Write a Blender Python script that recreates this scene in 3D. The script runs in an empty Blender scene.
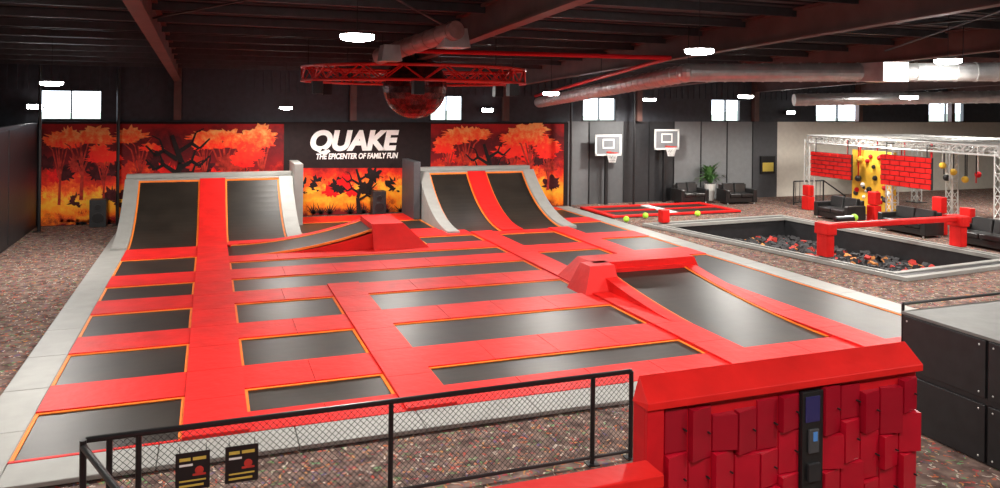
import bpy, bmesh, math, random
from mathutils import Vector, Matrix
random.seed(7)
S=bpy.context.scene
try: S.view_settings.view_transform='Standard'
except: pass

# ---------------------------------------------------------------- materials
def mat(name,col,rough=.5,metal=0,emit=None,es=0,spec=.5,noise=0,nscale=5,bump=0,bscale=40):
    m=bpy.data.materials.new(name); m.use_nodes=True
    nt=m.node_tree; b=nt.nodes['Principled BSDF']
    b.inputs['Base Color'].default_value=(*col,1)
    b.inputs['Roughness'].default_value=rough
    b.inputs['Metallic'].default_value=metal
    b.inputs['Specular IOR Level'].default_value=spec
    if emit:
        b.inputs['Emission Color'].default_value=(*emit,1); b.inputs['Emission Strength'].default_value=es
    tc=nt.nodes.new('ShaderNodeTexCoord')
    if noise:
        n=nt.nodes.new('ShaderNodeTexNoise'); n.inputs['Scale'].default_value=nscale; n.inputs['Detail'].default_value=4
        nt.links.new(tc.outputs['Object'],n.inputs['Vector'])
        r=nt.nodes.new('ShaderNodeValToRGB')
        r.color_ramp.elements[0].position=.3; r.color_ramp.elements[1].position=.7
        r.color_ramp.elements[0].color=(*[c*(1-noise) for c in col],1)
        r.color_ramp.elements[1].color=(*[min(1,c*(1+noise)) for c in col],1)
        nt.links.new(n.outputs['Fac'],r.inputs['Fac']); nt.links.new(r.outputs['Color'],b.inputs['Base Color'])
    if bump:
        n=nt.nodes.new('ShaderNodeTexNoise'); n.inputs['Scale'].default_value=bscale
        nt.links.new(tc.outputs['Object'],n.inputs['Vector'])
        bp=nt.nodes.new('ShaderNodeBump'); bp.inputs['Strength'].default_value=bump; bp.inputs['Distance'].default_value=.02
        nt.links.new(n.outputs['Fac'],bp.inputs['Height']); nt.links.new(bp.outputs['Normal'],b.inputs['Normal'])
    return m
RED=mat('red_vinyl',(.68,.014,.012),.5,noise=.14,nscale=2,bump=.5,bscale=5,spec=.22)
REDD=mat('red_paint',(.56,.008,.014),.4,noise=.1,spec=.3)
ORA=mat('orange_webbing',(.9,.22,.02),.6,noise=.1)
BED=mat('trampoline_mesh',(.021,.016,.012),.42,noise=.3,nscale=1.5,bump=.12,bscale=3,spec=.42)
GRY=mat('grey_vinyl',(.31,.305,.285),.5,noise=.08,nscale=3,bump=.2,bscale=5)
DGRY=mat('dark_grey_pad',(.06,.06,.065),.5,noise=.1)
BLK=mat('black_metal',(.012,.012,.013),.35,noise=.1)
BLKP=mat('black_pad',(.02,.02,.022),.45,noise=.2,bump=.1,bscale=8)
LEA=mat('black_leather',(.015,.014,.014),.3,noise=.2,bump=.2,bscale=12)
SIL=mat('silver_metal',(.7,.7,.68),.35,metal=.5,noise=.1)
WHT=mat('white_paint',(.8,.8,.78),.5,noise=.03)
ACR=mat('tinted_backboard',(.2,.21,.22),.2,noise=.05)
YEL=mat('yellow_plastic',(.85,.5,.05),.4,noise=.05)
BALL=mat('green_foam_ball',(.5,.95,.06),.5,noise=.05)
LAMP=mat('lamp_lens',(1,1,1),.5,emit=(1,.98,.95),es=60)
CEIL=mat('ceiling_sheet',(.035,.034,.038),.55,noise=.3,nscale=.6)
PUR=mat('purlin_steel',(.045,.044,.047),.5,noise=.2)
RAF=mat('rafter_steel',(.11,.055,.045),.5,noise=.25,nscale=2)
WALLD=mat('dark_cladding',(.036,.04,.05),.6,noise=.2)
BEIGE=mat('beige_plaster',(.66,.61,.53),.7,noise=.05)
GREYW=mat('grey_panel',(.15,.155,.16),.6,noise=.06)
MIDW=mat('mid_grey_panel',(.09,.092,.096),.6,noise=.06)
GRYW=mat('light_grey_panel',(.2,.205,.21),.6,noise=.06)
REDT=mat('red_truss_paint',(.65,.02,.015),.35,metal=.1,noise=.1)
DISC=mat('disco_mirror_red_lit',(.13,.055,.055),.25,metal=.8,noise=.6,nscale=9)  # red light falling on the ball is put into its base colour
GRN=mat('leaf_green',(.05,.13,.03),.5,noise=.3)
POT=mat('pot_white',(.6,.58,.55),.4,noise=.05)
SCR=mat('screen',(.02,.05,.12),.2,emit=(.12,.35,.8),es=.35)
SCRP=mat('screen_dim',(.02,.02,.08),.2,emit=(.12,.05,.5),es=.03)
HILL=mat('hill_grass',(.32,.36,.28),.9,noise=.3,nscale=.2)
FBLU=mat('foam_dark',(.03,.028,.03),.8,noise=.3)
FRED=mat('foam_red',(.45,.03,.02),.8,noise=.2)
FORA=mat('foam_orange',(.5,.18,.04),.8,noise=.2)
GOLD=mat('sign_yellow',(.6,.45,.08),.5,noise=.05)

def carpet():
    m=bpy.data.materials.new('confetti_carpet'); m.use_nodes=True
    nt=m.node_tree; b=nt.nodes['Principled BSDF']; L=nt.links
    b.inputs['Roughness'].default_value=.95; b.inputs['Specular IOR Level'].default_value=.1
    tc=nt.nodes.new('ShaderNodeTexCoord')
    nz=nt.nodes.new('ShaderNodeTexNoise'); nz.inputs['Scale'].default_value=6; L.new(tc.outputs['Object'],nz.inputs['Vector'])
    mx=nt.nodes.new('ShaderNodeVectorMath'); mx.operation='MULTIPLY_ADD'
    L.new(nz.outputs['Color'],mx.inputs[0]); mx.inputs[1].default_value=(.25,.25,0); L.new(tc.outputs['Object'],mx.inputs[2])
    base=nt.nodes.new('ShaderNodeValToRGB')
    n2=nt.nodes.new('ShaderNodeTexNoise'); n2.inputs['Scale'].default_value=5; n2.inputs['Detail'].default_value=8
    L.new(tc.outputs['Object'],n2.inputs['Vector']); L.new(n2.outputs['Fac'],base.inputs['Fac'])
    base.color_ramp.elements[0].color=(.085,.052,.046,1); base.color_ramp.elements[1].color=(.24,.165,.14,1)
    base.color_ramp.elements[0].position=.35; base.color_ramp.elements[1].position=.65
    prev=base.outputs['Color']
    for i,(sc,thr,cols,st) in enumerate([(10,.66,[(.5,.14,.05),(.14,.25,.1),(.5,.42,.36),(.42,.06,.08)],(1,3,1)),(9,.66,[(.55,.48,.4),(.45,.07,.05),(.55,.25,.08),(.14,.1,.2)],(3,1,1)),(17,.7,[(.6,.5,.4),(.5,.12,.08),(.15,.3,.14),(.5,.22,.12)],(1,1,1))]):
        mp=nt.nodes.new('ShaderNodeMapping'); mp.inputs['Scale'].default_value=st; mp.inputs['Rotation'].default_value=(0,0,.6*i)
        L.new(mx.outputs[0],mp.inputs['Vector'])
        v=nt.nodes.new('ShaderNodeTexVoronoi'); v.inputs['Scale'].default_value=sc; L.new(mp.outputs[0],v.inputs['Vector'])
        sep=nt.nodes.new('ShaderNodeSeparateColor'); L.new(v.outputs['Color'],sep.inputs[0])
        cr=nt.nodes.new('ShaderNodeValToRGB'); cr.color_ramp.interpolation='CONSTANT'
        els=cr.color_ramp.elements
        els[0].color=(*cols[0],1); els[1].position=.25; els[1].color=(*cols[1],1)
        for k in (2,3):
            e=els.new(.25*k); e.color=(*cols[k],1)
        L.new(sep.outputs[0],cr.inputs['Fac'])
        g=nt.nodes.new('ShaderNodeMath'); g.operation='GREATER_THAN'; g.inputs[1].default_value=thr; L.new(sep.outputs[1],g.inputs[0])
        d=nt.nodes.new('ShaderNodeMath'); d.operation='LESS_THAN'; d.inputs[1].default_value=.36; L.new(v.outputs['Distance'],d.inputs[0])
        mu=nt.nodes.new('ShaderNodeMath'); mu.operation='MULTIPLY'; L.new(g.outputs[0],mu.inputs[0]); L.new(d.outputs[0],mu.inputs[1])
        m8=nt.nodes.new('ShaderNodeMath'); m8.operation='MULTIPLY'; L.new(mu.outputs[0],m8.inputs[0]); m8.inputs[1].default_value=.85
        mi=nt.nodes.new('ShaderNodeMix'); mi.data_type='RGBA'
        L.new(m8.outputs[0],mi.inputs['Factor']); L.new(prev,mi.inputs['A']); L.new(cr.outputs['Color'],mi.inputs['B'])
        prev=mi.outputs['Result']
    L.new(prev,b.inputs['Base Color'])
    return m
CARP=carpet()

def muralmat(name,stops,nscale,zlo,zhi,nw=.5):
    m=bpy.data.materials.new(name); m.use_nodes=True
    nt=m.node_tree; b=nt.nodes['Principled BSDF']; L=nt.links
    b.inputs['Roughness'].default_value=.6; b.inputs['Specular IOR Level'].default_value=.2
    tc=nt.nodes.new('ShaderNodeTexCoord'); sp=nt.nodes.new('ShaderNodeSeparateXYZ'); L.new(tc.outputs['Object'],sp.inputs[0])
    mr=nt.nodes.new('ShaderNodeMapRange'); mr.inputs[1].default_value=zlo; mr.inputs[2].default_value=zhi; L.new(sp.outputs[2],mr.inputs[0])
    n=nt.nodes.new('ShaderNodeTexNoise'); n.inputs['Scale'].default_value=nscale; n.inputs['Detail'].default_value=5; n.inputs['Roughness'].default_value=.7
    L.new(tc.outputs['Object'],n.inputs['Vector'])
    ma=nt.nodes.new('ShaderNodeMath'); ma.operation='MULTIPLY_ADD'; L.new(n.outputs['Fac'],ma.inputs[0]); ma.inputs[1].default_value=nw*2
    L.new(mr.outputs[0],ma.inputs[2])
    sb=nt.nodes.new('ShaderNodeMath'); sb.operation='SUBTRACT'; L.new(ma.outputs[0],sb.inputs[0]); sb.inputs[1].default_value=nw
    cr=nt.nodes.new('ShaderNodeValToRGB'); els=cr.color_ramp.elements
    els[0].position=stops[0][0]; els[0].color=(*stops[0][1],1); els[1].position=stops[-1][0]; els[1].color=(*stops[-1][1],1)
    for p,c in stops[1:-1]:
        e=els.new(p); e.color=(*c,1)
    L.new(sb.outputs[0],cr.inputs['Fac']); L.new(cr.outputs['Color'],b.inputs['Base Color'])
    return m
MBG=muralmat('mural_print_ground',[(0,(.2,.01,.01)),(.08,(1,.2,.01)),(.2,(1,.45,.03)),(.32,(1,.2,.02)),(.42,(.8,.03,.012)),(.54,(.25,.008,.01)),(.8,(.09,.006,.008)),(1,(.4,.01,.01))],1.3,0,3.4,.3)
MCAN=muralmat('mural_print_canopy',[(0,(.7,.008,.01)),(.25,(1,.02,.012)),(.5,(1,.035,.014)),(.72,(1,.14,.03)),(1,(1,.4,.12))],4,1.6,3.4,.7)
MBUSH=muralmat('mural_print_bush',[(0,(.3,.01,.01)),(.2,(1,.15,.01)),(.5,(1,.55,.04)),(.75,(1,.12,.02)),(1,(.6,.02,.01))],3,0,1.6,.6)
MBLK=mat('mural_print_black',(.018,.010,.010),.7,noise=.2,spec=.2)
MDK=mat('mural_print_plum',(.06,.008,.01),.7,noise=.5,spec=.2)
MGRY=mat('mural_print_rust',(.4,.025,.015),.6,noise=.6,spec=.2)
MLET=mat('mural_print_white',(.9,.88,.85),.6,noise=.05)

# ---------------------------------------------------------------- builder
class B:
    def __init__(s,name): s.n=name; s.v=[]; s.f=[]; s.mi=[]; s.ms=[]
    def m(s,mt):
        if mt not in s.ms: s.ms.append(mt)
        return s.ms.index(mt)
    def poly(s,pts,mt,faces=None):
        o=len(s.v); s.v+= [tuple(p) for p in pts]; i=s.m(mt)
        for f in (faces or [tuple(range(len(pts)))]):
            s.f.append(tuple(o+k for k in f)); s.mi.append(i)
    def box(s,x0,x1,y0,y1,z0,z1,mt,M=None,top=None):
        t=top or (0,0,0,0)
        p=[(x0,y0,z0),(x1,y0,z0),(x1,y1,z0),(x0,y1,z0),(x0+t[0],y0+t[2],z1),(x1-t[1],y0+t[2],z1),(x1-t[1],y1-t[3],z1),(x0+t[0],y1-t[3],z1)]
        if M: p=[tuple(M@Vector(q)) for q in p]
        s.poly(p,mt,[(3,2,1,0),(4,5,6,7),(0,1,5,4),(1,2,6,5),(2,3,7,6),(3,0,4,7)])
    def tube(s,a,b,r,mt,n=8,r2=None,caps=True):
        a=Vector(a);b=Vector(b);d=(b-a)
        if d.length<1e-6: return
        d.normalize(); u=d.orthogonal().normalized(); w=d.cross(u); r2=r if r2 is None else r2
        p=[]
        for c,rr in ((a,r),(b,r2)):
            for k in range(n):
                t=2*math.pi*k/n; p.append(tuple(c+(u*math.cos(t)+w*math.sin(t))*rr))
        fs=[(k,(k+1)%n,n+(k+1)%n,n+k) for k in range(n)]
        if caps: fs+=[tuple(range(n-1,-1,-1)),tuple(range(n,2*n))]
        s.poly(p,mt,fs)
    def ball(s,c,r,mt,n=12,sc=(1,1,1),zmax=1):
        p=[];fs=[];R=n//2
        for i in range(R+1):
            ph=math.pi*i/R
            for k in range(n):
                t=2*math.pi*k/n
                p.append((c[0]+r*sc[0]*math.sin(ph)*math.cos(t),c[1]+r*sc[1]*math.sin(ph)*math.sin(t),c[2]+r*sc[2]*min(zmax,math.cos(ph))))
        for i in range(R):
            for k in range(n): fs.append((i*n+k,(i+1)*n+k,(i+1)*n+(k+1)%n,i*n+(k+1)%n))
        s.poly(p,mt,fs)
    def done(s,bevel=0,smooth=False,parent=None,loc=None,rz=0):
        me=bpy.data.meshes.new(s.n); me.from_pydata(s.v,[],s.f)
        for mt in s.ms: me.materials.append(mt)
        for p,i in zip(me.polygons,s.mi): p.material_index=i; p.use_smooth=smooth
        me.update(); o=bpy.data.objects.new(s.n,me); S.collection.objects.link(o)
        if bevel:
            md=o.modifiers.new('bev','BEVEL'); md.width=bevel; md.segments=2; md.limit_method='ANGLE'; md.angle_limit=.6
        if loc: o.location=loc
        o.rotation_euler[2]=rz
        if parent: o.parent=parent
        return o

# ---------------------------------------------------------------- camera
H=4.2; A=math.atan(290/775); T=.0109
h=Vector((math.cos(A),-math.sin(A),0)); f=Vector((math.sin(A),math.cos(A),0)); z=Vector((0,0,1))
r=h*math.cos(T)+z*math.sin(T); u=-h*math.sin(T)+z*math.cos(T)
cd=bpy.data.cameras.new('camera'); cam=bpy.data.objects.new('camera',cd); S.collection.objects.link(cam)
M=Matrix.Identity(4)
for i in range(3): M[i][0]=r[i]; M[i][1]=u[i]; M[i][2]=-f[i]
M[2][3]=H; cam.matrix_world=M
cd.sensor_width=36; cd.lens=27.9; cd.shift_y=-.1407; cd.clip_end=400
S.camera=cam

# ---------------------------------------------------------------- room shell
XL,XR,YB,YF=-12,42,29.2,-6
PA,PB,PC,PD=(14.5,22.9),(20.0,23.2),(20.6,15.0),(16.0,14.6)
b=B('floor')
q=lambda *p:b.poly([(x,y,0) for x,y in p],CARP)
q((XL,YF),(XR,YF),PC,PD); q((XR,YF),(XR,YB),PB,PC); q((XR,YB),(XL,YB),PA,PB); q((XL,YB),(XL,YF),PD,PA)
b.done()
def cz(y): return 6.75-.045*y   # roof underside
b=B('ceiling')
for i in range(0,180):
    y0=YF+i*(YB-YF)/180; y1=YF+(i+1)*(YB-YF)/180; o=.05 if i%2 else 0
    b.poly([(XL,y0,cz(y0)+o),(XR,y0,cz(y0)+o),(XR,y1,cz(y1)+o),(XL,y1,cz(y1)+o)],CEIL)
    b.poly([(XL,y1,cz(y1)),(XR,y1,cz(y1)),(XR,y1,cz(y1)+.05),(XL,y1,cz(y1)+.05)],CEIL)
b.done()
win=[(-5.25,-3.4),(8.0,9.35),(14.6,16.2),(21.0,22.6),(26.9,29.6),(34.1,36.6),(40.2,41.6)]
b=B('wall_back')
b.box(XL,13.9,YB,YB+.2,0,3.48,WALLD)
for x0,x1,mt in [(13.9,14.95,GREYW),(14.95,16.6,MIDW),(16.6,19.1,BLKP),(19.1,23.3,GRYW),(23.3,24.7,DGRY),(24.7,XR,BEIGE)]:
    b.box(x0,x1,YB,YB+.2,0,3.48,mt)
b.box(XL,XR,YB,YB+.2,4.5,5.6,WALLD)
e=XL
for x0,x1 in win: b.box(e,x0,YB,YB+.2,3.48,4.5,WALLD); e=x1
b.box(e,XR,YB,YB+.2,3.48,4.5,WALLD)
x=XL
while x<XR:
    b.box(x,x+.12,YB-.04,YB,4.5,5.4,WALLD); x+=.3
for x in (13.9,14.95,16.6,17.85,19.1,20.5,21.9,23.3): b.box(x-.02,x+.02,YB-.03,YB,0,3.48,BLK)
b.done()
for i,(x0,x1) in enumerate(win):
    b=B('window_%d'%(i+1))
    for a_,b_,c_,d_ in [(x0,x1,3.48,3.53),(x0,x1,4.45,4.5),(x0,x0+.05,3.48,4.5),(x1-.05,x1,3.48,4.5),((x0+x1)/2-.02,(x0+x1)/2+.02,3.5,4.48)]:
        b.box(a_,b_,YB-.02,YB+.1,c_,d_,BLK)
    b.done()
b=B('wall_left'); b.box(XL-.2,XL,YF,YB,0,7.2,WALLD); b.done()
b=B('wall_right'); b.box(XR,XR+.2,YF,YB,0,7.2,BEIGE); b.done()
b=B('wall_front'); b.box(XL,XR,YF-.2,YF,0,7.3,WALLD); b.done()
b=B('partition_wall'); b.box(-5.4,-5.25,14,28.9,0,3.4,BLKP)
for y in range(15,27,2): b.box(-5.25,-5.22,y,y+1.9,.1,3.3,BLKP)
b.done()
b=B('hillside')
pts=[];N=40
for i in range(N+1):
    x=-60+260*i/N; pts.append((x,110,2.6+.7*math.sin(i*.9)+.5*math.sin(i*2.3)))
for i in range(N):
    p,q2=pts[i],pts[i+1]
    b.poly([(p[0],p[1],-3),(q2[0],q2[1],-3),q2,p],HILL)
b.done()

# rafters / purlins
b=B('roof_frame')
for x in (-7.1,-1.05,5.0,11.1,17.2,23.3,29.4,35.5):
    y0,y1=YF,YB-.3
    za,zb=cz(y0),cz(y1)
    for dz0,dz1,w in ((-.62,-.58,.12),(-.6,-.04,.02),(-.05,0,.12)):
        p=[(x-w,y0,za+dz0),(x+w,y0,za+dz0),(x+w,y1,zb+dz0),(x-w,y1,zb+dz0),(x-w,y0,za+dz1),(x+w,y0,za+dz1),(x+w,y1,zb+dz1),(x-w,y1,zb+dz1)]
        b.poly(p,RAF,[(3,2,1,0),(4,5,6,7),(0,1,5,4),(1,2,6,5),(2,3,7,6),(3,0,4,7)])
    b.box(x-.12,x+.12,YB-.3,YB-.05,3.5,cz(YB)-.05,RAF)
y=-5
while y<29:
    b.box(XL,XR,y-.03,y+.03,cz(y)-.17,cz(y)-.01,PUR); y+=1.6
for x in (-1.05,11.1,17.2):
    b.tube((x,6,cz(6)-.3),(x+6,16,cz(16)-.3),.02,PUR,6); b.tube((x+6,6,cz(6)-.3),(x,16,cz(16)-.3),.02,PUR,6)
b.done()

# ---------------------------------------------------------------- mural wall
def wx(px): 
    a=(px-500)/775+.0003; return 29.0*(math.cos(A)*a+math.sin(A))/(-math.sin(A)*a+math.cos(A))
def wz(px,py):
    a=(px-500)/775; d=29.0/(-math.sin(A)*a+math.cos(A)); hor=103.3+T*(px-500)
    return 4.2-(py-hor)*d/775
MY=29.0
b=B('mural_panel')
b.box(-5.2,13.88,MY,YB-.01,0,3.44,MBLK)
def zone(x0,x1,y0,y1,mt,off):
    b.poly([(wx(x0),MY-off,max(.02,wz(x0,y1))),(wx(x1),MY-off,max(.02,wz(x1,y1))),(wx(x1),MY-off,wz(x1,y0)),(wx(x0),MY-off,wz(x0,y0))],mt)
zone(41,284,124,230,MBG,.004); zone(431,564,124,215,MBG,.004); zone(296,412,168,220,MBG,.004)
cnt=[0]
def off():
    cnt[0]+=1; return .006+cnt[0]*.0001
def blob(cx,cy,rx,ry,mt,jag=.18,n=36):
    o=off(); p=[]
    for k in range(n):
        t=2*math.pi*k/n; j=1+random.uniform(-jag,jag)
        x=min(566,max(41,cx+rx*j*math.cos(t))); yy=cy-ry*j*math.sin(t)*(1 if math.sin(t)>0 else .55)
        p.append((min(13.85,wx(x)),MY-o,min(3.42,max(.03,wz(x,yy)))))
    o2=(wx(cx),MY-o,wz(cx,cy)); b.poly(p+[o2],mt,[(k,(k+1)%n,n) for k in range(n)])
def limb(pts,mt):
    o=off()
    for (x0,y0,w0),(x1,y1,w1) in zip(pts,pts[1:]):
        dx,dy=x1-x0,y1-y0; l=math.hypot(dx,dy) or 1; nx,ny=-dy/l,dx/l
        q=[(x0+nx*w0/2,y0+ny*w0/2),(x1+nx*w1/2,y1+ny*w1/2),(x1-nx*w1/2,y1-ny*w1/2),(x0-nx*w0/2,y0-ny*w0/2)]
        b.poly([(wx(a),MY-o,min(3.42,max(.02,wz(a,c)))) for a,c in q],mt)
def tree(x,yb,yt,w,mt,cmt=None,spread=22):
    limb([(x,yb,w),(x+1,(yb+yt)/2,w*.7),(x-1,yt,w*.5)],mt)
    ym=(yb+yt)/2
    for s in (-1,1):
        limb([(x,ym+4,w*.6),(x+s*spread*.35,yt+4,w*.4),(x+s*spread*.7,yt-3,w*.25)],mt)
        limb([(x,ym-4,w*.5),(x+s*spread*.2,yt,w*.3),(x+s*spread*.5,yt-8,w*.2)],mt)
    if cmt:
        for k in range(6):
            blob(x+random.uniform(-1,1)*spread*.6,yt-5+random.uniform(-7,8),spread*random.uniform(.4,.7),random.uniform(5,9),cmt,.32)
def grass(x0,x1,yb,mt,hh=16,n=20):
    for k in range(n):
        x=random.uniform(x0,x1); o=off()
        for a in range(-3,4):
            t=a*.33; L=hh*random.uniform(.6,1.1)
            ex=max(41,x+math.sin(t)*L); ey=yb-math.cos(t)*L
            b.poly([(wx(v[0]),MY-o,max(.02,wz(*v))) for v in [(x-1,yb),(x+1,yb),(ex,ey)]],mt)
for x in range(50,282,9): blob(x,196+random.uniform(-6,6),9,9,random.choice([MBUSH,MBUSH,MDK]),.35)
for x in range(46,276,10): blob(x,172+random.uniform(-8,8),8,9,random.choice([MBUSH,MGRY,MCAN,MDK]),.4)
for x in range(440,560,8): blob(x,182+random.uniform(-6,6),8,9,random.choice([MBUSH,MBUSH,MDK]),.35)
for x in range(440,560,11): blob(x,164+random.uniform(-6,6),7,7,random.choice([MBUSH,MGRY,MCAN,MDK]),.4)
for x in range(304,408,7): blob(x,184+random.uniform(-8,8),8,9,random.choice([MBUSH,MBUSH,MCAN,MBLK]),.35)
for (x,yb,yt,w,s) in [(60,205,146,3,20),(82,200,142,4,34),(104,205,158,2.5,18),(140,200,146,3.5,24),(225,200,146,4,32),(262,205,142,3.5,20),(245,205,160,2.5,18),(205,200,150,2.5,14)]:
    tree(x,yb,yt,w,MGRY,MCAN,s)
for (x,yb,yt,w,s) in [(448,190,148,3,15),(466,190,140,3.5,24),(512,190,150,3,20),(530,190,140,3.5,26),(548,190,154,2.5,14)]:
    tree(x,yb,yt,w,MGRY,MCAN,s)
def gnarl(x,yb,s,hh,mt=MBLK):
    limb([(x,yb,9*s),(x-3*s,yb-hh*.35,6*s),(x+4*s,yb-hh*.6,6*s),(x-6*s,yb-hh,4*s)],mt)
    for sg,k in ((-1,.45),(1,.5),(-1,.65),(1,.75),(1,.3)):
        y0=yb-hh*k
        limb([(x,y0,4.5*s),(x+sg*14*s,y0-9*s,3.5*s),(x+sg*22*s,y0-4*s,2.6*s),(x+sg*32*s,y0-14*s,1.6*s)],mt)
        limb([(x+sg*14*s,y0-9*s,2.5*s),(x+sg*18*s,y0-20*s,1.6*s),(x+sg*26*s,y0-24*s,1*s)],mt)
gnarl(178,205,1.0,70); gnarl(360,213,.55,44); gnarl(488,200,.7,56)
grass(50,125,226,MBLK,9,8); grass(56,128,222,MBUSH,16,34); grass(130,276,205,MBLK,10,8)
grass(304,405,214,MBLK,12,8); grass(445,552,206,MBUSH,12,14)
b.done()
def text(body,name,x0,x1,zb,mt,size,bold=.02,shear=.2,y=28.97,parent=None):
    c=bpy.data.curves.new(name,'FONT'); c.body=body; c.size=size; c.extrude=.008; c.offset=bold; c.shear=shear
    o=bpy.data.objects.new(name,c); S.collection.objects.link(o); c.materials.append(mt)
    o.rotation_euler=(math.pi/2,0,0); o.location=(x0,y,zb)
    bpy.context.view_layer.update(); w=o.dimensions.x
    o.scale[0]=(x1-x0)/max(w,.01)
    if parent: o.parent=parent
    return o
sg=bpy.data.objects.new('wall_lettering',None); S.collection.objects.link(sg)
text('QUAKE','title_letters',3.4,6.7,2.42,MLET,.98,.05,parent=sg)
text('THE EPICENTER OF FAMILY FUN','tagline_letters',3.65,6.7,2.08,MLET,.28,.01,parent=sg)

# ---------------------------------------------------------------- trampoline court
court=bpy.data.objects.new('trampoline_court',None); S.collection.objects.link(court)
pads=B('red_pads'); beds=B('beds'); rims=B('orange_rims'); bord=B('grey_border')
beds.box(-2.1,13.0,10.1,28.2,.004,.02,BLK)
def seg(x0,x1,y0,y1,z1,mt=RED,bb=None,step=1.25):
    bb=bb or pads
    lx,ly=x1-x0,y1-y0
    if lx>=ly:
        n=max(1,round(lx/step))
        for i in range(n): bb.box(x0+lx*i/n+.004,x0+lx*(i+1)/n-.004,y0,y1,.02,z1,mt)
    else:
        n=max(1,round(ly/step))
        for i in range(n): bb.box(x0,x1,y0+ly*i/n+.004,y0+ly*(i+1)/n-.004,.02,z1,mt)
def bed(x0,x1,y0,y1,w=.045):
    zt=.05
    n=6; p=[];fs=[]
    for j in range(n+1):
        for i in range(n+1):
            a_,c_=i/n,j/n
            p.append((x0+(x1-x0)*a_,y0+(y1-y0)*c_,zt-.012*math.sin(math.pi*a_)*math.sin(math.pi*c_)))
    for j in range(n):
        for i in range(n): k=j*(n+1)+i; fs.append((k,k+1,k+n+2,k+n+1))
    beds.poly(p,BED,fs)
    for a_,b_,c_,d_ in [(x0,x1,y0,y0+w),(x0,x1,y1-w,y1),(x0,x0+w,y0+w,y1-w),(x1-w,x1,y0+w,y1-w)]:
        rims.box(a_,b_,c_,d_,.052,.066,ORA)
def column(x0,x1,y0,y1,bl,gap=.0):
    e=y0
    for a_,c_ in bl:
        if a_-e>.05: seg(x0,x1,e,a_,.085)
        bed(x0,x1,a_,c_); e=c_
    if y1-e>.05: seg(x0,x1,e,y1,.085)
rows=[(10.15,11.63),(12.63,14.13),(15.05,16.58)]
column(-2.1,-.28,10.1,23.4,rows+[(17.62,18.9),(20.0,21.93)])
seg(-.28,.5,10.1,23.4,.12)
column(.5,2.5,10.1,17.6,[(10.75,11.65),(12.65,14.15),(15.1,16.6)])
seg(2.5,3.2,10.1,17.6,.12)
column(3.2,7.8,10.1,17.6,[(10.85,11.7),(12.7,14.2),(15.2,16.6)])
column(.5,7.8,17.6,21.7,[(17.65,18.9),(19.95,20.9)])
seg(7.8,8.5,10.1,23.4,.12)
seg(10.5,11.2,10.1,23.4,.12)
column(11.2,13.0,10.1,28.2,[(10.5,18.2),(19.2,21.2),(22.2,24.4),(25.4,27.6)])
column(8.5,10.5,16.6,23.4,[(17.4,19.8),(20.8,22.9)])
seg(8.5,10.5,10.1,10.9,.085)
seg(.5,7.8,23.4,24.2,.085)
column(5.95,7.8,21.7,23.4,[(21.9,23.1)])
column(2.7,5.4,24.2,28.2,[(24.6,26.9)]); column(5.4,7.0,24.2,28.2,[(24.6,26.6)])
seg(-2.68,-2.1,9.5,23.4,.08,GRY,bord,1.6); seg(13.0,13.62,10.1,28.3,.08,GRY,bord,1.6)
seg(-2.1,13.62,9.5,10.1,.08,GRY,bord,1.6); seg(-2.68,-2.1,23.4,28.2,.08,GRY,bord,1.6)
def curved(bb,x0,x1,y0,L,hh,mt,base=.05,n=18,axis='y'):
    R=(L*L+hh*hh)/(2*hh); p=[];fs=[]
    for i in range(n+1):
        t=L*i/n; zz=base+R-math.sqrt(R*R-t*t)
        if axis=='y': p+=[(x0,y0+t,zz),(x1,y0+t,zz)]
        else: p+=[(y0+t,x0,zz),(y0+t,x1,zz)]
    for i in range(n): k=2*i; fs.append((k,k+1,k+3,k+2) if axis=='y' else (k,k+2,k+3,k+1))
    bb.poly(p,mt,fs)
def sidewall(bb,x0,x1,y0,L,hh,mt,base=.05,rise=.1,n=18,axis='y',thin=None):
    R=(L*L+hh*hh)/(2*hh); p=[];fs=[]
    for i in range(n+1):
        t=L*i/n; zz=base+R-math.sqrt(R*R-t*t)+rise; zb=.02 if thin is None else max(.02,zz-thin)
        for (xx,z_) in ((x0,zb),(x1,zb),(x1,zz),(x0,zz)):
            p.append((xx,y0+t,z_) if axis=='y' else (y0+t,xx,z_))
    for i in range(n):
        k=4*i
        for a_ in range(4): fs.append((k+a_,k+(a_+1)%4,k+4+(a_+1)%4,k+4+a_))
    fs+= [(3,2,1,0),(4*n,4*n+1,4*n+2,4*n+3)]
    bb.poly(p,mt,fs)
def rampset(xs,y0,L,hh):
    xa,xb,xc,xd=xs
    for x0,x1 in ((xa,xb),(xc,xd)):
        curved(beds,x0+.05,x1-.05,y0,L,hh,BED,.05)
        for e0 in (x0,x1-.05): sidewall(rims,e0,e0+.05,y0,L,hh,ORA,.05,.02)
        rims.box(x0,x1,y0+L-.03,y0+L+.02,hh-.02,hh+.08,ORA)
    sidewall(pads,xb,xc,y0,L,hh,RED,.05,.07)
    sidewall(bord,xa-.4,xa,y0,L,hh,GRY,.05,.1); sidewall(bord,xd,xd+.45,y0,L,hh,GRY,.05,.1)
    bord.box(xa-.4,xd+.45,y0+L,y0+L+.75,.02,hh+.12,GRY)
    bord.box(xa-.4,xd+.45,y0+L+.35,y0+L+.75,hh+.12,hh+.25,GRY)
rampset((-2.1,-.28,.5,2.2),23.4,3.75,1.52)
rampset((7.45,8.9,9.6,11.1),23.4,3.75,1.57)
bord.box(2.66,2.95,26.6,28.4,.02,2.1,GRY)
bord.box(6.75,6.99,26.6,28.4,.02,2.1,DGRY)
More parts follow.
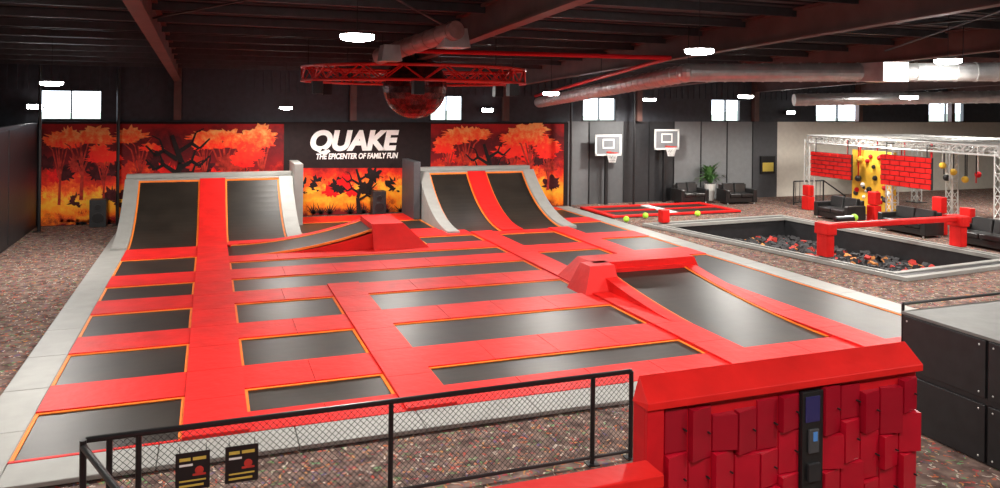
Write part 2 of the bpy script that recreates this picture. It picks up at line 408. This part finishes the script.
# near kicker
curved(beds,8.5,10.5,11.0,4.6,.36,BED,.05)
for e0 in (8.5,10.46): sidewall(rims,e0,e0+.04,11.0,4.6,.36,ORA,.05,.02,thin=.05)
sidewall(pads,8.2,8.5,11.3,4.3,.36,RED,.04,.05); sidewall(pads,10.5,10.8,11.3,4.3,.36,RED,.04,.05)
pads.box(7.75,11.1,15.6,16.9,.02,.62,RED,top=(.4,.3,.0,.45))
pads.box(8.45,10.75,15.5,15.7,.02,.47,RED)
pads.box(7.6,8.5,14.95,15.9,.02,.62,RED,top=(.3,.0,.35,.1))
# mid kicker (rises toward +X)
curved(beds,21.75,23.35,.6,3.7,.55,BED,.05,axis='x')
for e0 in (21.7,23.35): sidewall(rims,e0,e0+.05,.6,3.7,.55,ORA,.05,.02,axis='x',thin=.06)
sidewall(pads,21.6,21.72,.8,3.5,.49,RED,.04,-.02,axis='x')
sidewall(pads,23.4,23.7,.8,3.5,.52,RED,.05,.05,axis='x')
pads.box(4.3,5.95,21.3,23.75,.02,.76,RED,top=(.0,.75,.35,.35))
pads.done(bevel=.022,parent=court); beds.done(parent=court); rims.done(parent=court); bord.done(bevel=.015,parent=court)

# ---------------------------------------------------------------- basketball trampolines
bc=B('basketball_trampoline')
bc.box(13.9,19.6,25.2,27.9,.005,.03,BLK)
for a_,b_,c_,d_ in [(13.9,19.6,25.2,25.42),(13.9,19.6,27.68,27.9),(13.9,14.15,25.42,27.68),(19.35,19.6,25.42,27.68)]: bc.box(a_,b_,c_,d_,.03,.1,RED)
bc.box(16.55,16.9,25.42,27.68,.03,.1,WHT)
bc.box(14.15,16.55,26.52,26.63,.03,.1,RED); bc.box(16.9,19.35,26.52,26.63,.03,.1,RED)
for a_,b_ in ((14.15,16.55),(16.9,19.35)):
    for c_,d_ in ((25.42,26.52),(26.63,27.68)): bc.box(a_,b_,c_,d_,.03,.05,BED)
bc.done(bevel=.015)
def hoop(x,y,zc,zb=None):
    b=B('basketball_hoop')
    b.box(x-.6,x+.6,y,y+.03,zc-.42,zc+.42,ACR)
    for a_,b_,c_,d_ in [(-.62,.62,-.44,-.36),(-.62,.62,.36,.44),(-.62,-.54,-.42,.42),(.54,.62,-.42,.42),(-.28,.28,-.14,-.08),(-.28,.28,.2,.26),(-.28,-.22,-.1,.23),(.22,.28,-.1,.23)]:
        b.box(x+a_,x+b_,y-.012,y,zc+c_,zc+d_,WHT)
    n=18;R=.24;cy=y-.34;zr=zc-.3
    for k in range(n):
        t0,t1=2*math.pi*k/n,2*math.pi*(k+1)/n
        b.tube((x+R*math.cos(t0),cy+R*math.sin(t0),zr),(x+R*math.cos(t1),cy+R*math.sin(t1),zr),.018,FRED,6)
        for dd in (1,-1):
            tm=t0+dd*.35; te=t0+dd*.7
            b.tube((x+R*math.cos(t0),cy+R*math.sin(t0),zr),(x+.18*math.cos(tm),cy+.18*math.sin(tm),zr-.2),.007,WHT,4)
            b.tube((x+.18*math.cos(tm),cy+.18*math.sin(tm),zr-.2),(x+.13*math.cos(te),cy+.13*math.sin(te),zr-.4),.007,WHT,4)
    b.box(x-.08,x+.08,y-.12,y,zr-.04,zr+.04,FRED)
    b.box(x-.06,x+.06,y+.12,y+.24,0,zc+.4,BLK); b.box(x-.04,x+.04,y+.03,y+.14,zc-.1,zc+.1,BLK)
    b.done()
hoop(15.6,28.72,2.5); hoop(18.45,28.75,2.72)

# ---------------------------------------------------------------- foam pit
b=B('foam_pit')
P=[Vector((*p,0)) for p in (PA,PD,PC,PB)]
cen=sum(P,Vector())/4
def inset(k,zz): return [Vector((p.x+(cen.x-p.x)*k,p.y+(cen.y-p.y)*k,zz)) for p in P]
for i in range(4):
    j=(i+1)%4
    lo0,lo1=Vector((P[i].x,P[i].y,-1.2)),Vector((P[j].x,P[j].y,-1.2))
    b.poly([P[i]+Vector((0,0,.0)),P[j],lo1,lo0],BLKP)
b.poly([Vector((p.x,p.y,-1.2)) for p in P],BLKP)
def ring(k0,k1,z0,z1,mt):
    o=inset(k0,z0); n_=inset(k1,z0); ot=inset(k0,z1); nt_=inset(k1,z1)
    for i in range(4):
        j=(i+1)%4
        b.poly([ot[i],ot[j],nt_[j],nt_[i]],mt); b.poly([o[i],o[j],ot[j],ot[i]],mt); b.poly([n_[i],n_[j],nt_[j],nt_[i]],mt)
ring(-.13,-.09,.01,.1,GRY); ring(-.09,-.02,.01,.07,BLKP); ring(-.02,.02,.0,.1,GRY)
b.done()
b=B('foam_cubes')
for k in range(1900):
    s_,t_=random.uniform(.03,.97),random.uniform(.03,.97)
    p=(P[0]*(1-s_)+P[1]*s_)*(1-t_)+(P[3]*(1-s_)+P[2]*s_)*t_
    a_=.08; R_=Matrix.Translation((p.x,p.y,-.68+random.uniform(-.1,.12)))@Matrix.Rotation(random.uniform(0,6),4,Vector((random.random()-.5,random.random()-.5,random.random())))
    b.box(-a_,a_,-a_,a_,-a_,a_,random.choice([FBLU]*16+[FRED,FRED,FORA]),M=R_)
b.poly([Vector((p.x*.98+cen.x*.02,p.y*.98+cen.y*.02,-.74)) for p in P],FBLU)
b.done()
b=B('balance_beam')
b.box(15.8,20.95,16.7,16.9,.84,1.0,RED)
for x in (15.75,20.75): b.box(x,x+.26,16.6,17.0,0.1,.78,RED); b.box(x-.04,x+.30,16.55,17.05,.7,1.02,RED)
b.tube((16.2,16.8,1.1),(17.0,16.8,1.1),.08,BLK,12); b.ball((16.9,16.8,1.12),.1,BALL,12)
b.done(bevel=.03)
for p,r_ in (((13.95,24.3,.12),.11),((15.1,24.9,.12),.11),((17.3,24.8,.12),.11)):
    b=B('play_ball'); b.ball(p,r_,BALL,14); b.done(smooth=True)
b=B('padded_post'); b.box(14.75,15.05,23.2,23.5,.1,.55,RED); b.done(bevel=.03)

# ---------------------------------------------------------------- sofas
def sofa(x,y,rz,w=1.55):
    b=B('leather_sofa'); hw=w/2
    b.box(-hw+.05,hw-.05,-.36,.4,.08,.3,LEA)
    n=2
    for i in range(n):
        a_=-hw+.2+(w-.4)*i/n; c_=-hw+.2+(w-.4)*(i+1)/n
        b.box(a_+.01,c_-.01,-.42,.2,.3,.46,LEA); b.box(a_+.01,c_-.01,.14,.38,.44,.85,LEA,top=(.02,.02,.08,0))
    for s_ in (-1,1): b.box(min(s_*hw,s_*(hw-.2)),max(s_*hw,s_*(hw-.2)),-.42,.42,.08,.62,LEA)
    b.box(-hw+.1,hw-.1,.3,.45,.1,.8,LEA)
    for sx in (-1,1):
        for sy in (-.35,.35): b.box(sx*(hw-.12)-.03,sx*(hw-.12)+.03,sy-.03,sy+.03,0,.08,SIL)
    b.done(bevel=.04,loc=(x,y,0),rz=rz)
sofa(19.4,28.4,0,1.4); sofa(21.3,27.7,-.1,1.5)
sofa(21.9,22.5,-math.pi/2,1.7); sofa(21.9,19.4,-math.pi/2,1.9); sofa(22.0,16.7,-math.pi/2,1.8)
b=B('potted_plant'); px_,py_=20.75,28.85
b.tube((px_,py_,0),(px_,py_,.75),.17,POT,16,r2=.25); b.tube((px_,py_,.7),(px_,py_,.76),.22,FBLU,16)
for k in range(90):
    t=random.uniform(0,6.28); L=random.uniform(.7,1.5); el=random.uniform(.6,1.5); w=.08
    prev=Vector((px_,py_,.75)); sd=Vector((-math.sin(t),math.cos(t)*.6,0))
    for i in range(4):
        e_=el-.4*i; nx=prev+Vector((math.cos(t)*math.cos(e_)*.8,math.sin(t)*math.cos(e_)*.2,math.sin(e_)))*L/4
        w0=w*(.5,1,.9,.5)[i]; w1=w*(1,.9,.5,.05)[i]
        b.poly([prev-sd*w0,prev+sd*w0,nx+sd*w1,nx-sd*w1],GRN); prev=nx
b.done()

# ---------------------------------------------------------------- truss helpers
def truss(b,p,q,s,mt,r=.025,step=None,up=Vector((0,0,1))):
    p=Vector(p);q=Vector(q);d=(q-p);L=d.length;d.normalize()
    u_=up if abs(d.dot(up))<.9 else Vector((1,0,0)); w=d.cross(u_).normalized(); u_=w.cross(d).normalized()
    cs=[(u_*a_+w*c_)*s/2 for a_,c_ in ((1,1),(1,-1),(-1,-1),(-1,1))]
    for c in cs: b.tube(p+c,q+c,r,mt,6)
    n=max(2,round(L/(step or s*1.2)))
    for i in range(n):
        a_=p+d*L*i/n; e_=p+d*L*(i+1)/n
        for k in range(4):
            c0,c1=cs[k],cs[(k+1)%4]
            b.tube(a_+c0,e_+c1,r*.55,mt,4); 
            if i%2==0: b.tube(a_+c0,a_+c1,r*.55,mt,4)
rig=bpy.data.objects.new('ninja_course',None); S.collection.objects.link(rig)
b=B('truss_frame')
x0,x1,y0,y1,zt=23.5,29.5,17.4,25.8,2.85
for i in range(5): truss(b,(x0,y0+(y1-y0)*i/4,zt),(x1,y0+(y1-y0)*i/4,zt),.3,SIL)
for i in range(4): truss(b,(x0+(x1-x0)*i/3,y0,zt),(x0+(x1-x0)*i/3,y1,zt),.3,SIL)
for xx in (x0,(x0+x1)/2,x1):
    for yy in (y0,(y0+y1)/2,y1): truss(b,(xx,yy,0),(xx,yy,zt),.28,SIL); b.box(xx-.3,xx+.3,yy-.3,yy+.3,0,.03,BLK)
for k in range(14):
    yy=y0+.4+k*.58; b.tube((x0,yy,zt+.15),(x1,yy,zt+.15),.02,SIL,6)
for k in range(30):
    xx=random.uniform(x0+.4,x1-.3); yy=random.uniform(y0+.4,y1-.4); zz=random.uniform(1.2,2.2); b.tube((xx,yy,zt),(xx,yy,zz),.025,random.choice([SIL,REDD,BLK]),6)
    if k%3==0: b.ball((xx,yy,zz),.13,random.choice([REDD,BLK,YEL]),10)
b.done(parent=rig)
def brickpanel(y,zc,w,hh):
    b=B('red_brick_panel'); X=22.9
    b.box(X,X+.08,y-w/2,y+w/2,zc-hh/2,zc+hh/2,BLKP)
    rows_=6
    for i in range(rows_):
        n=5; o=(i%2)*.5*w/n
        for k in range(-1,n+1):
            a_=y-w/2+k*w/n+o+.02; c_=a_+w/n-.04
            a_=max(a_,y-w/2); c_=min(c_,y+w/2)
            if c_-a_>.03: b.box(X-.04,X,a_,c_,zc-hh/2+hh*i/rows_+.015,zc-hh/2+hh*(i+1)/rows_-.015,RED)
    for yy in (y-w*.4,y+w*.4): b.tube((X+.04,yy,zc+hh/2),(X+.04,yy,2.95),.02,BLK,6)
    for yy in (y-w*.4,y+w*.4): b.tube((X+.04,yy,2.9),(23.3,yy,2.9),.02,BLK,6)
    b.done(parent=rig)
brickpanel(24.0,1.9,2.1,.98); brickpanel(20.5,1.96,2.1,1.1)
b=B('climbing_panel')
b.box(24.2,24.35,22.2,24.2,0,2.5,YEL)
for k in range(26):
    yy,zz=random.uniform(22.4,24.0),random.uniform(.3,2.3); b.ball((24.18,yy,zz),random.uniform(.05,.12),random.choice([REDD,WHT,BLK]),8)
b.done(parent=rig)
for x,y,hh in ((22.9,21.85,1.1),(22.75,19.0,1.25),(22.9,18.1,1.0),(23.0,15.8,1.2),(22.9,25.2,1.0),(23.6,14.6,1.1)):
    b=B('padded_post'); b.box(x-.16,x+.16,y-.2,y+.2,0,hh*.55,RED); b.box(x-.14,x+.14,y-.18,y+.18,hh*.57,hh,RED); b.done(bevel=.03)
b=B('stair_handrail')
for x in (23.4,24.2,25.0): b.tube((x,26.6,0),(x,26.6,1.0),.03,BLK)
b.tube((23.4,26.6,1.0),(25.0,26.6,1.0),.03,BLK); b.tube((25,26.6,1.0),(26.2,26.6,.3),.03,BLK); b.tube((26.2,26.6,.3),(26.2,26.6,0),.03,BLK)
for i in range(7): b.tube((23.5+i*.22,26.6,.1),(23.5+i*.22,26.6,1.0),.012,BLK,5)
b.tube((23.4,26.6,.1),(25.0,26.6,.1),.02,BLK)
b.done()
b=B('notice_board'); b.box(23.7,24.5,29.1,29.18,1.1,1.9,BLK); b.box(23.8,24.4,29.08,29.1,1.2,1.6,GOLD); b.done()

# ---------------------------------------------------------------- netting poles + loudspeaker
for x,y in ((-2.85,28.6),(13.8,28.6),(16.7,28.5),(-5.0,27.9)):
    b=B('netting_pole'); b.tube((x,y,0),(x,y,cz(y)-.25),.05,BLK,10); b.box(x-.15,x+.15,y-.15,y+.15,0,.02,BLK); b.done()
for x in (5.9,-3.4):
    b=B('loudspeaker'); b.box(x-.25,x+.25,28.35,28.8,0,.9,BLKP); b.tube((x,28.34,.3),(x,28.36,.3),.18,BLK,16); b.tube((x,28.34,.65),(x,28.36,.65),.1,BLK,16); b.done(bevel=.02)

# ---------------------------------------------------------------- ring truss + mirror ball
rr=bpy.data.objects.new('ring_truss',None); S.collection.objects.link(rr)
b=B('truss_ring'); cx,cy,cz0=4.95,19.5,4.88; n=36
def rp(R_,k,zz): t=2*math.pi*k/n; return (cx+R_*math.cos(t),cy+R_*math.sin(t),zz)
for k in range(n):
    for R_,zz in ((2.85,cz0+.17),(2.85,cz0-.17),(2.55,cz0+.17),(2.55,cz0-.17)):
        b.tube(rp(R_,k,zz),rp(R_,k+1,zz),.03,REDT,6,caps=False)
    a_,c_=((cz0+.17),(cz0-.17)) if k%2 else ((cz0-.17),(cz0+.17))
    b.tube(rp(2.85,k,a_),rp(2.85,k+1,c_),.018,REDT,5); b.tube(rp(2.55,k,a_),rp(2.55,k+1,c_),.018,REDT,5)
    b.tube(rp(2.85,k,cz0+.17),rp(2.55,k,cz0+.17),.018,REDT,5); b.tube(rp(2.85,k,cz0-.17),rp(2.55,k,cz0-.17),.018,REDT,5)
truss(b,(cx-2.6,cy,cz0),(cx+2.6,cy,cz0),.26,REDT); 
for t in range(6):
    a_=t*math.pi/3; b.tube((cx+2.7*math.cos(a_),cy+2.7*math.sin(a_),cz0+.17),(cx+2.7*math.cos(a_),cy+2.7*math.sin(a_),cz(cy)-.15),.012,BLK,5)
    X_,Y_=cx+2.7*math.cos(a_+.3),cy+2.7*math.sin(a_+.3)
    b.box(X_-.12,X_+.12,Y_-.12,Y_+.12,cz0-.5,cz0-.2,BLK)
b.done(parent=rr)
b=B('mirror_ball'); b.ball((cx,cy,4.6),.82,DISC,32); b.tube((cx,cy,5.3),(cx,cy,cz(cy)-.15),.03,BLK,6); b.done(parent=rr)

# ---------------------------------------------------------------- ducts
def duct(b,p,q,r_,mt,ribs=.4):
    p=Vector(p);q=Vector(q); b.tube(p,q,r_,mt,20); L=(q-p).length; d=(q-p).normalized(); k=ribs
    while k<L: b.tube(p+d*(k-.02),p+d*(k+.02),r_*1.06,mt,20); k+=ribs
DUCT=mat('galvanised_duct',(.62,.61,.6),.3,metal=.6,noise=.15,nscale=4)
REDDU=mat('red_lit_duct',(.42,.22,.2),.35,metal=.5,noise=.2)  # red tint stands in for red light on the metal duct
b=B('ventilation_duct')
duct(b,(12.2,28.2,4.25),(9.9,14.6,4.92),.2,DUCT); b.ball((9.9,14.6,4.92),.21,DUCT,16)
b.tube((11.95,28.0,4.5),(9.55,14.8,5.25),.05,REDD,10); b.tube((9.55,14.8,5.25),(3.5,16.2,5.3),.05,REDD,10)
duct(b,(9.9,14.6,4.92),(22,8.6,5.05),.2,DUCT)
b.box(13.1,13.8,12.3,12.95,4.75,5.15,DUCT)
duct(b,(18,20.5,4.42),(34,14.5,4.85),.2,DUCT)
for x,y,zz in ((9.9,14.6,4.92),(10.6,20,4.7),(15,12,5)): b.tube((x,y,zz),(x,y,cz(y)-.15),.01,BLK,4)
b.done()
b=B('ceiling_vent')
duct(b,(3.3,16.0,5.15),(4.1,13.2,5.5),.17,REDDU)
b.box(3.1,3.5,14.8,15.3,5.0,5.32,DUCT,top=(.05,.05,.05,.05)); b.box(3.9,4.4,13.3,13.8,5.2,5.55,DUCT,top=(.05,.05,.05,.05))
b.done()

# ---------------------------------------------------------------- lamps
def lamp(x,y,zz,pw,ro=.25):
    b=B('high_bay_light')
    b.tube((x,y,zz),(x,y,zz+.05),ro,LAMP,28); b.ball((x,y,zz),ro,LAMP,24,sc=(1,1,.2),zmax=0)
    b.tube((x,y,zz+.05),(x,y,zz+.08),ro,BLK,24,r2=ro*.6); b.tube((x,y,zz+.08),(x,y,cz(y)-.12),.008,BLK,5)
    o=b.done()
    l=bpy.data.lights.new('lamp_glow','SPOT'); l.energy=pw; l.spot_size=math.radians(172); l.spot_blend=.4; l.shadow_soft_size=.25; l.color=(1,.95,.88)
    lo=bpy.data.objects.new('lamp_glow',l); S.collection.objects.link(lo); lo.location=(x,y,zz-.12); lo.parent=o
PW=1000
for x,y,zz in ((-4.1,11.7,5.15),(2.05,11.6,5.15),(8.16,11.7,5.15),(14.2,11.7,5.15),(20.3,11.7,5.15),(-4,3,5.3),(2.05,2,5.3),(8.2,2,5.3),(14.2,3,5.3),
    (5.6,24.2,4.5),(-3.6,21.4,4.55),(9.7,21.5,4.5),(16.7,21.3,4.5),(20,17.8,4.5),(16.5,27,4.4),(23,23,4.6),(27,12,5),(30,22,4.6)):  # first lamp of this row is added, hidden behind the mirror ball
    lamp(x,y,zz,PW*(1.5 if x>22 else (.75 if y<5 else 1.05)))  # far-right lamps are added and boosted to brighten the beige wall
lamp(2.35,26.4,3.95,550,.2)
for px in (35,487,790):
    x=wx(px); b=B('wall_floodlight'); b.box(x-.25,x+.25,28.95,29.15,3.85,4.0,BLK); b.box(x-.22,x+.22,28.93,28.95,3.86,3.99,LAMP); b.done()

# ---------------------------------------------------------------- foreground fence
b=B('chain_link_fence'); FY=8.08; X0,X1=-.85,4.73; HT=1.03
b.tube((X0-.2,FY,HT),(X1,FY,HT),.03,BLK,10); b.tube((X0,FY,.08),(X1,FY,.08),.02,BLK,8)
for x in (X0,-.6,1.83,4.22,X1): b.tube((x,FY,0),(x,FY,HT),.028,BLK,10); b.box(x-.07,x+.07,FY-.07,FY+.07,0,.012,BLK)
b.tube((X0-.2,FY-.15,HT),(X0+.25,FY-1.3,HT),.03,BLK,10); b.tube((X0-.2,FY-.15,0),(X0-.2,FY-.15,HT+.06),.03,BLK,10)
b.tube((X0+.25,FY-1.3,0),(X0+.25,FY-1.3,HT),.026,BLK,10)
c=.065; xx=X0-HT
while xx<X1:
    for s_ in (1,-1):
        xa,xb=(xx,xx+HT-.1) 
        za,zb=(.08,HT-.02) if s_==1 else (HT-.02,.08)
        if xa<X0: t=(X0-xa)/(xb-xa); za=za+(zb-za)*t; xa=X0
        if xb>X1: t=(X1-xa)/(xb-xa); zb=za+(zb-za)*t; xb=X1
        if xb-xa>.02: b.tube((xa,FY+.004*s_,za),(xb,FY+.004*s_,zb),.0028,BLK,4,caps=False)
    xx+=c
b.done()
for x in (-.12,.33):
    b=B('warning_sign'); y=FY-.045
    b.box(x-.155,x+.155,y,y+.008,.44,.80,BLK)
    for (a_,c_,z0_,z1_,mt) in [(-.12,-.02,.72,.75,GOLD),(.0,.12,.72,.75,GOLD),(-.12,.0,.67,.69,WHT),(-.12,.1,.47,.49,GOLD),(-.12,.12,.52,.535,GOLD)]:
        b.box(x+a_,x+c_,y-.003,y,z0_,z1_,mt)
    b.ball((x+.06,y-.002,.62),.04,FRED,12,sc=(1,.05,1)); b.box(x-.0,x+.12,y-.003,y,.57,.59,FRED)
    b.tube((x-.12,y,.8),(x-.12,FY-.01,.85),.005,BLK,4); b.tube((x+.12,y,.8),(x+.12,FY-.01,.85),.005,BLK,4); b.done()

# ---------------------------------------------------------------- lockers
root=bpy.data.objects.new('locker_bank',None); S.collection.objects.link(root)
b=B('carcass'); LX0,LX1,LY0,LY1=3.24,6.1,5.32,5.5
b.box(LX0,LX1,LY0,LY1,0,1.84,REDD)
p=[(LX0-.01,LY0-.06,1.8),(LX1+.02,LY0-.06,1.8),(LX1+.02,LY1,1.8),(LX0-.01,LY1,1.8),(LX0-.01,LY0-.06,1.86),(LX1+.02,LY0-.06,1.86),(LX1+.06,LY1,2.0),(LX0+.05,LY1,2.0)]
b.poly(p,RED,[(3,2,1,0),(4,5,6,7),(0,1,5,4),(1,2,6,5),(2,3,7,6),(3,0,4,7)])
b.box(LX0,LX0+.15,LY0-.04,LY0,0,1.8,REDD)
b.done(bevel=.006,parent=root)
b=B('locker_doors'); n=12; w=(LX1-LX0-.17)/n
LD1=mat('locker_red',(.46,.005,.02),.32,noise=.08,spec=.4); LD2=mat('locker_red_dark',(.33,.004,.016),.32,noise=.08,spec=.4)
for i in range(n):
    x0=LX0+.17+i*w
    if i==6: continue
    zz=1.78-[0,.03,.09,.02,.07,.04,.1][(i*3)%7]; k=0
    while zz>.15:
        hh=[.36,.42,.3][(i+k)%3]
        p=[(x0+.006,LY0,zz-hh),(x0+w-.006,LY0,zz-hh),(x0+w-.006,LY0,zz),(x0+.006,LY0,zz)]
        fl,fr=(.07,.02) if (i+k)%2 else (.02,.07)
        if (i*5+k*3)%4==0: fl=fr=.015
        q_=[(x0+.01,LY0-fl,zz-hh+.004),(x0+w-.01,LY0-fr,zz-hh+.004),(x0+w-.01,LY0-fr,zz-.008),(x0+.01,LY0-fl,zz-.008)]
        b.poly(p+q_,LD1 if (i*3+k)%3 else LD2,[(4,5,6,7),(0,1,5,4),(1,2,6,5),(2,3,7,6),(3,0,4,7)])
        b.tube((x0+w*.8,LY0-.0,zz-hh*.5),(x0+w*.8,LY0-.06,zz-hh*.5),.008,BLK,8)
        zz-=hh+.006; k+=1
b.done(parent=root)
b=B('payment_terminal'); x0=LX0+.17+6*w
b.box(x0,x0+w,LY0-.05,LY0,.9,1.76,BLK); b.box(x0+.03,x0+w-.04,LY0-.056,LY0-.05,1.5,1.72,SCRP); b.box(x0+.1,x0+w-.08,LY0-.075,LY0-.05,1.34,1.42,SCR); b.box(x0+.06,x0+w-.06,LY0-.07,LY0-.05,1.24,1.44,DGRY); b.box(x0+.05,x0+w-.05,LY0-.08,LY0-.05,1.0,1.15,BLKP)
b.done(bevel=.004,parent=root)
b=B('red_bench_wall'); b.box(-2,3.22,5.0,5.26,1.33,1.43,RED); b.box(-2,3.22,5.04,5.24,0,1.33,REDD); b.done(bevel=.01)

# ---------------------------------------------------------------- black padded platform right
b=B('padded_platform'); x0=8.62;y1=7.72;zt=1.5
b.box(x0,16,-2,y1,0,zt-.03,BLKP); b.box(x0-.02,16,-2,y1+.02,zt-.03,zt+.01,mat('platform_top',(.2,.195,.185),.6,noise=.1))
yy=y1
while yy>0:
    for zz in (.02,.78):
        b.box(x0-.03,x0,yy-1.18,yy-.02,zz,zz+.68,BLKP)
        for a_ in (.08,1.1):
            for c_ in (.06,.62): b.ball((x0-.03,yy-a_,zz+c_),.014,SIL,6)
    yy-=1.2
b.done(bevel=.012)
b=B('platform_railing'); 
b.tube((8.7,7.8,1.58),(16,7.8,1.58),.02,BLK,8)
for x in (8.7,11,13.4,15.8): b.tube((x,7.8,0),(x,7.8,1.58),.02,BLK,8)
b.done()

# ---------------------------------------------------------------- world
W=bpy.data.worlds.new('world'); S.world=W; W.use_nodes=True
bg=W.node_tree.nodes['Background']; bg.inputs[0].default_value=(.8,.89,1,1); bg.inputs[1].default_value=5.0
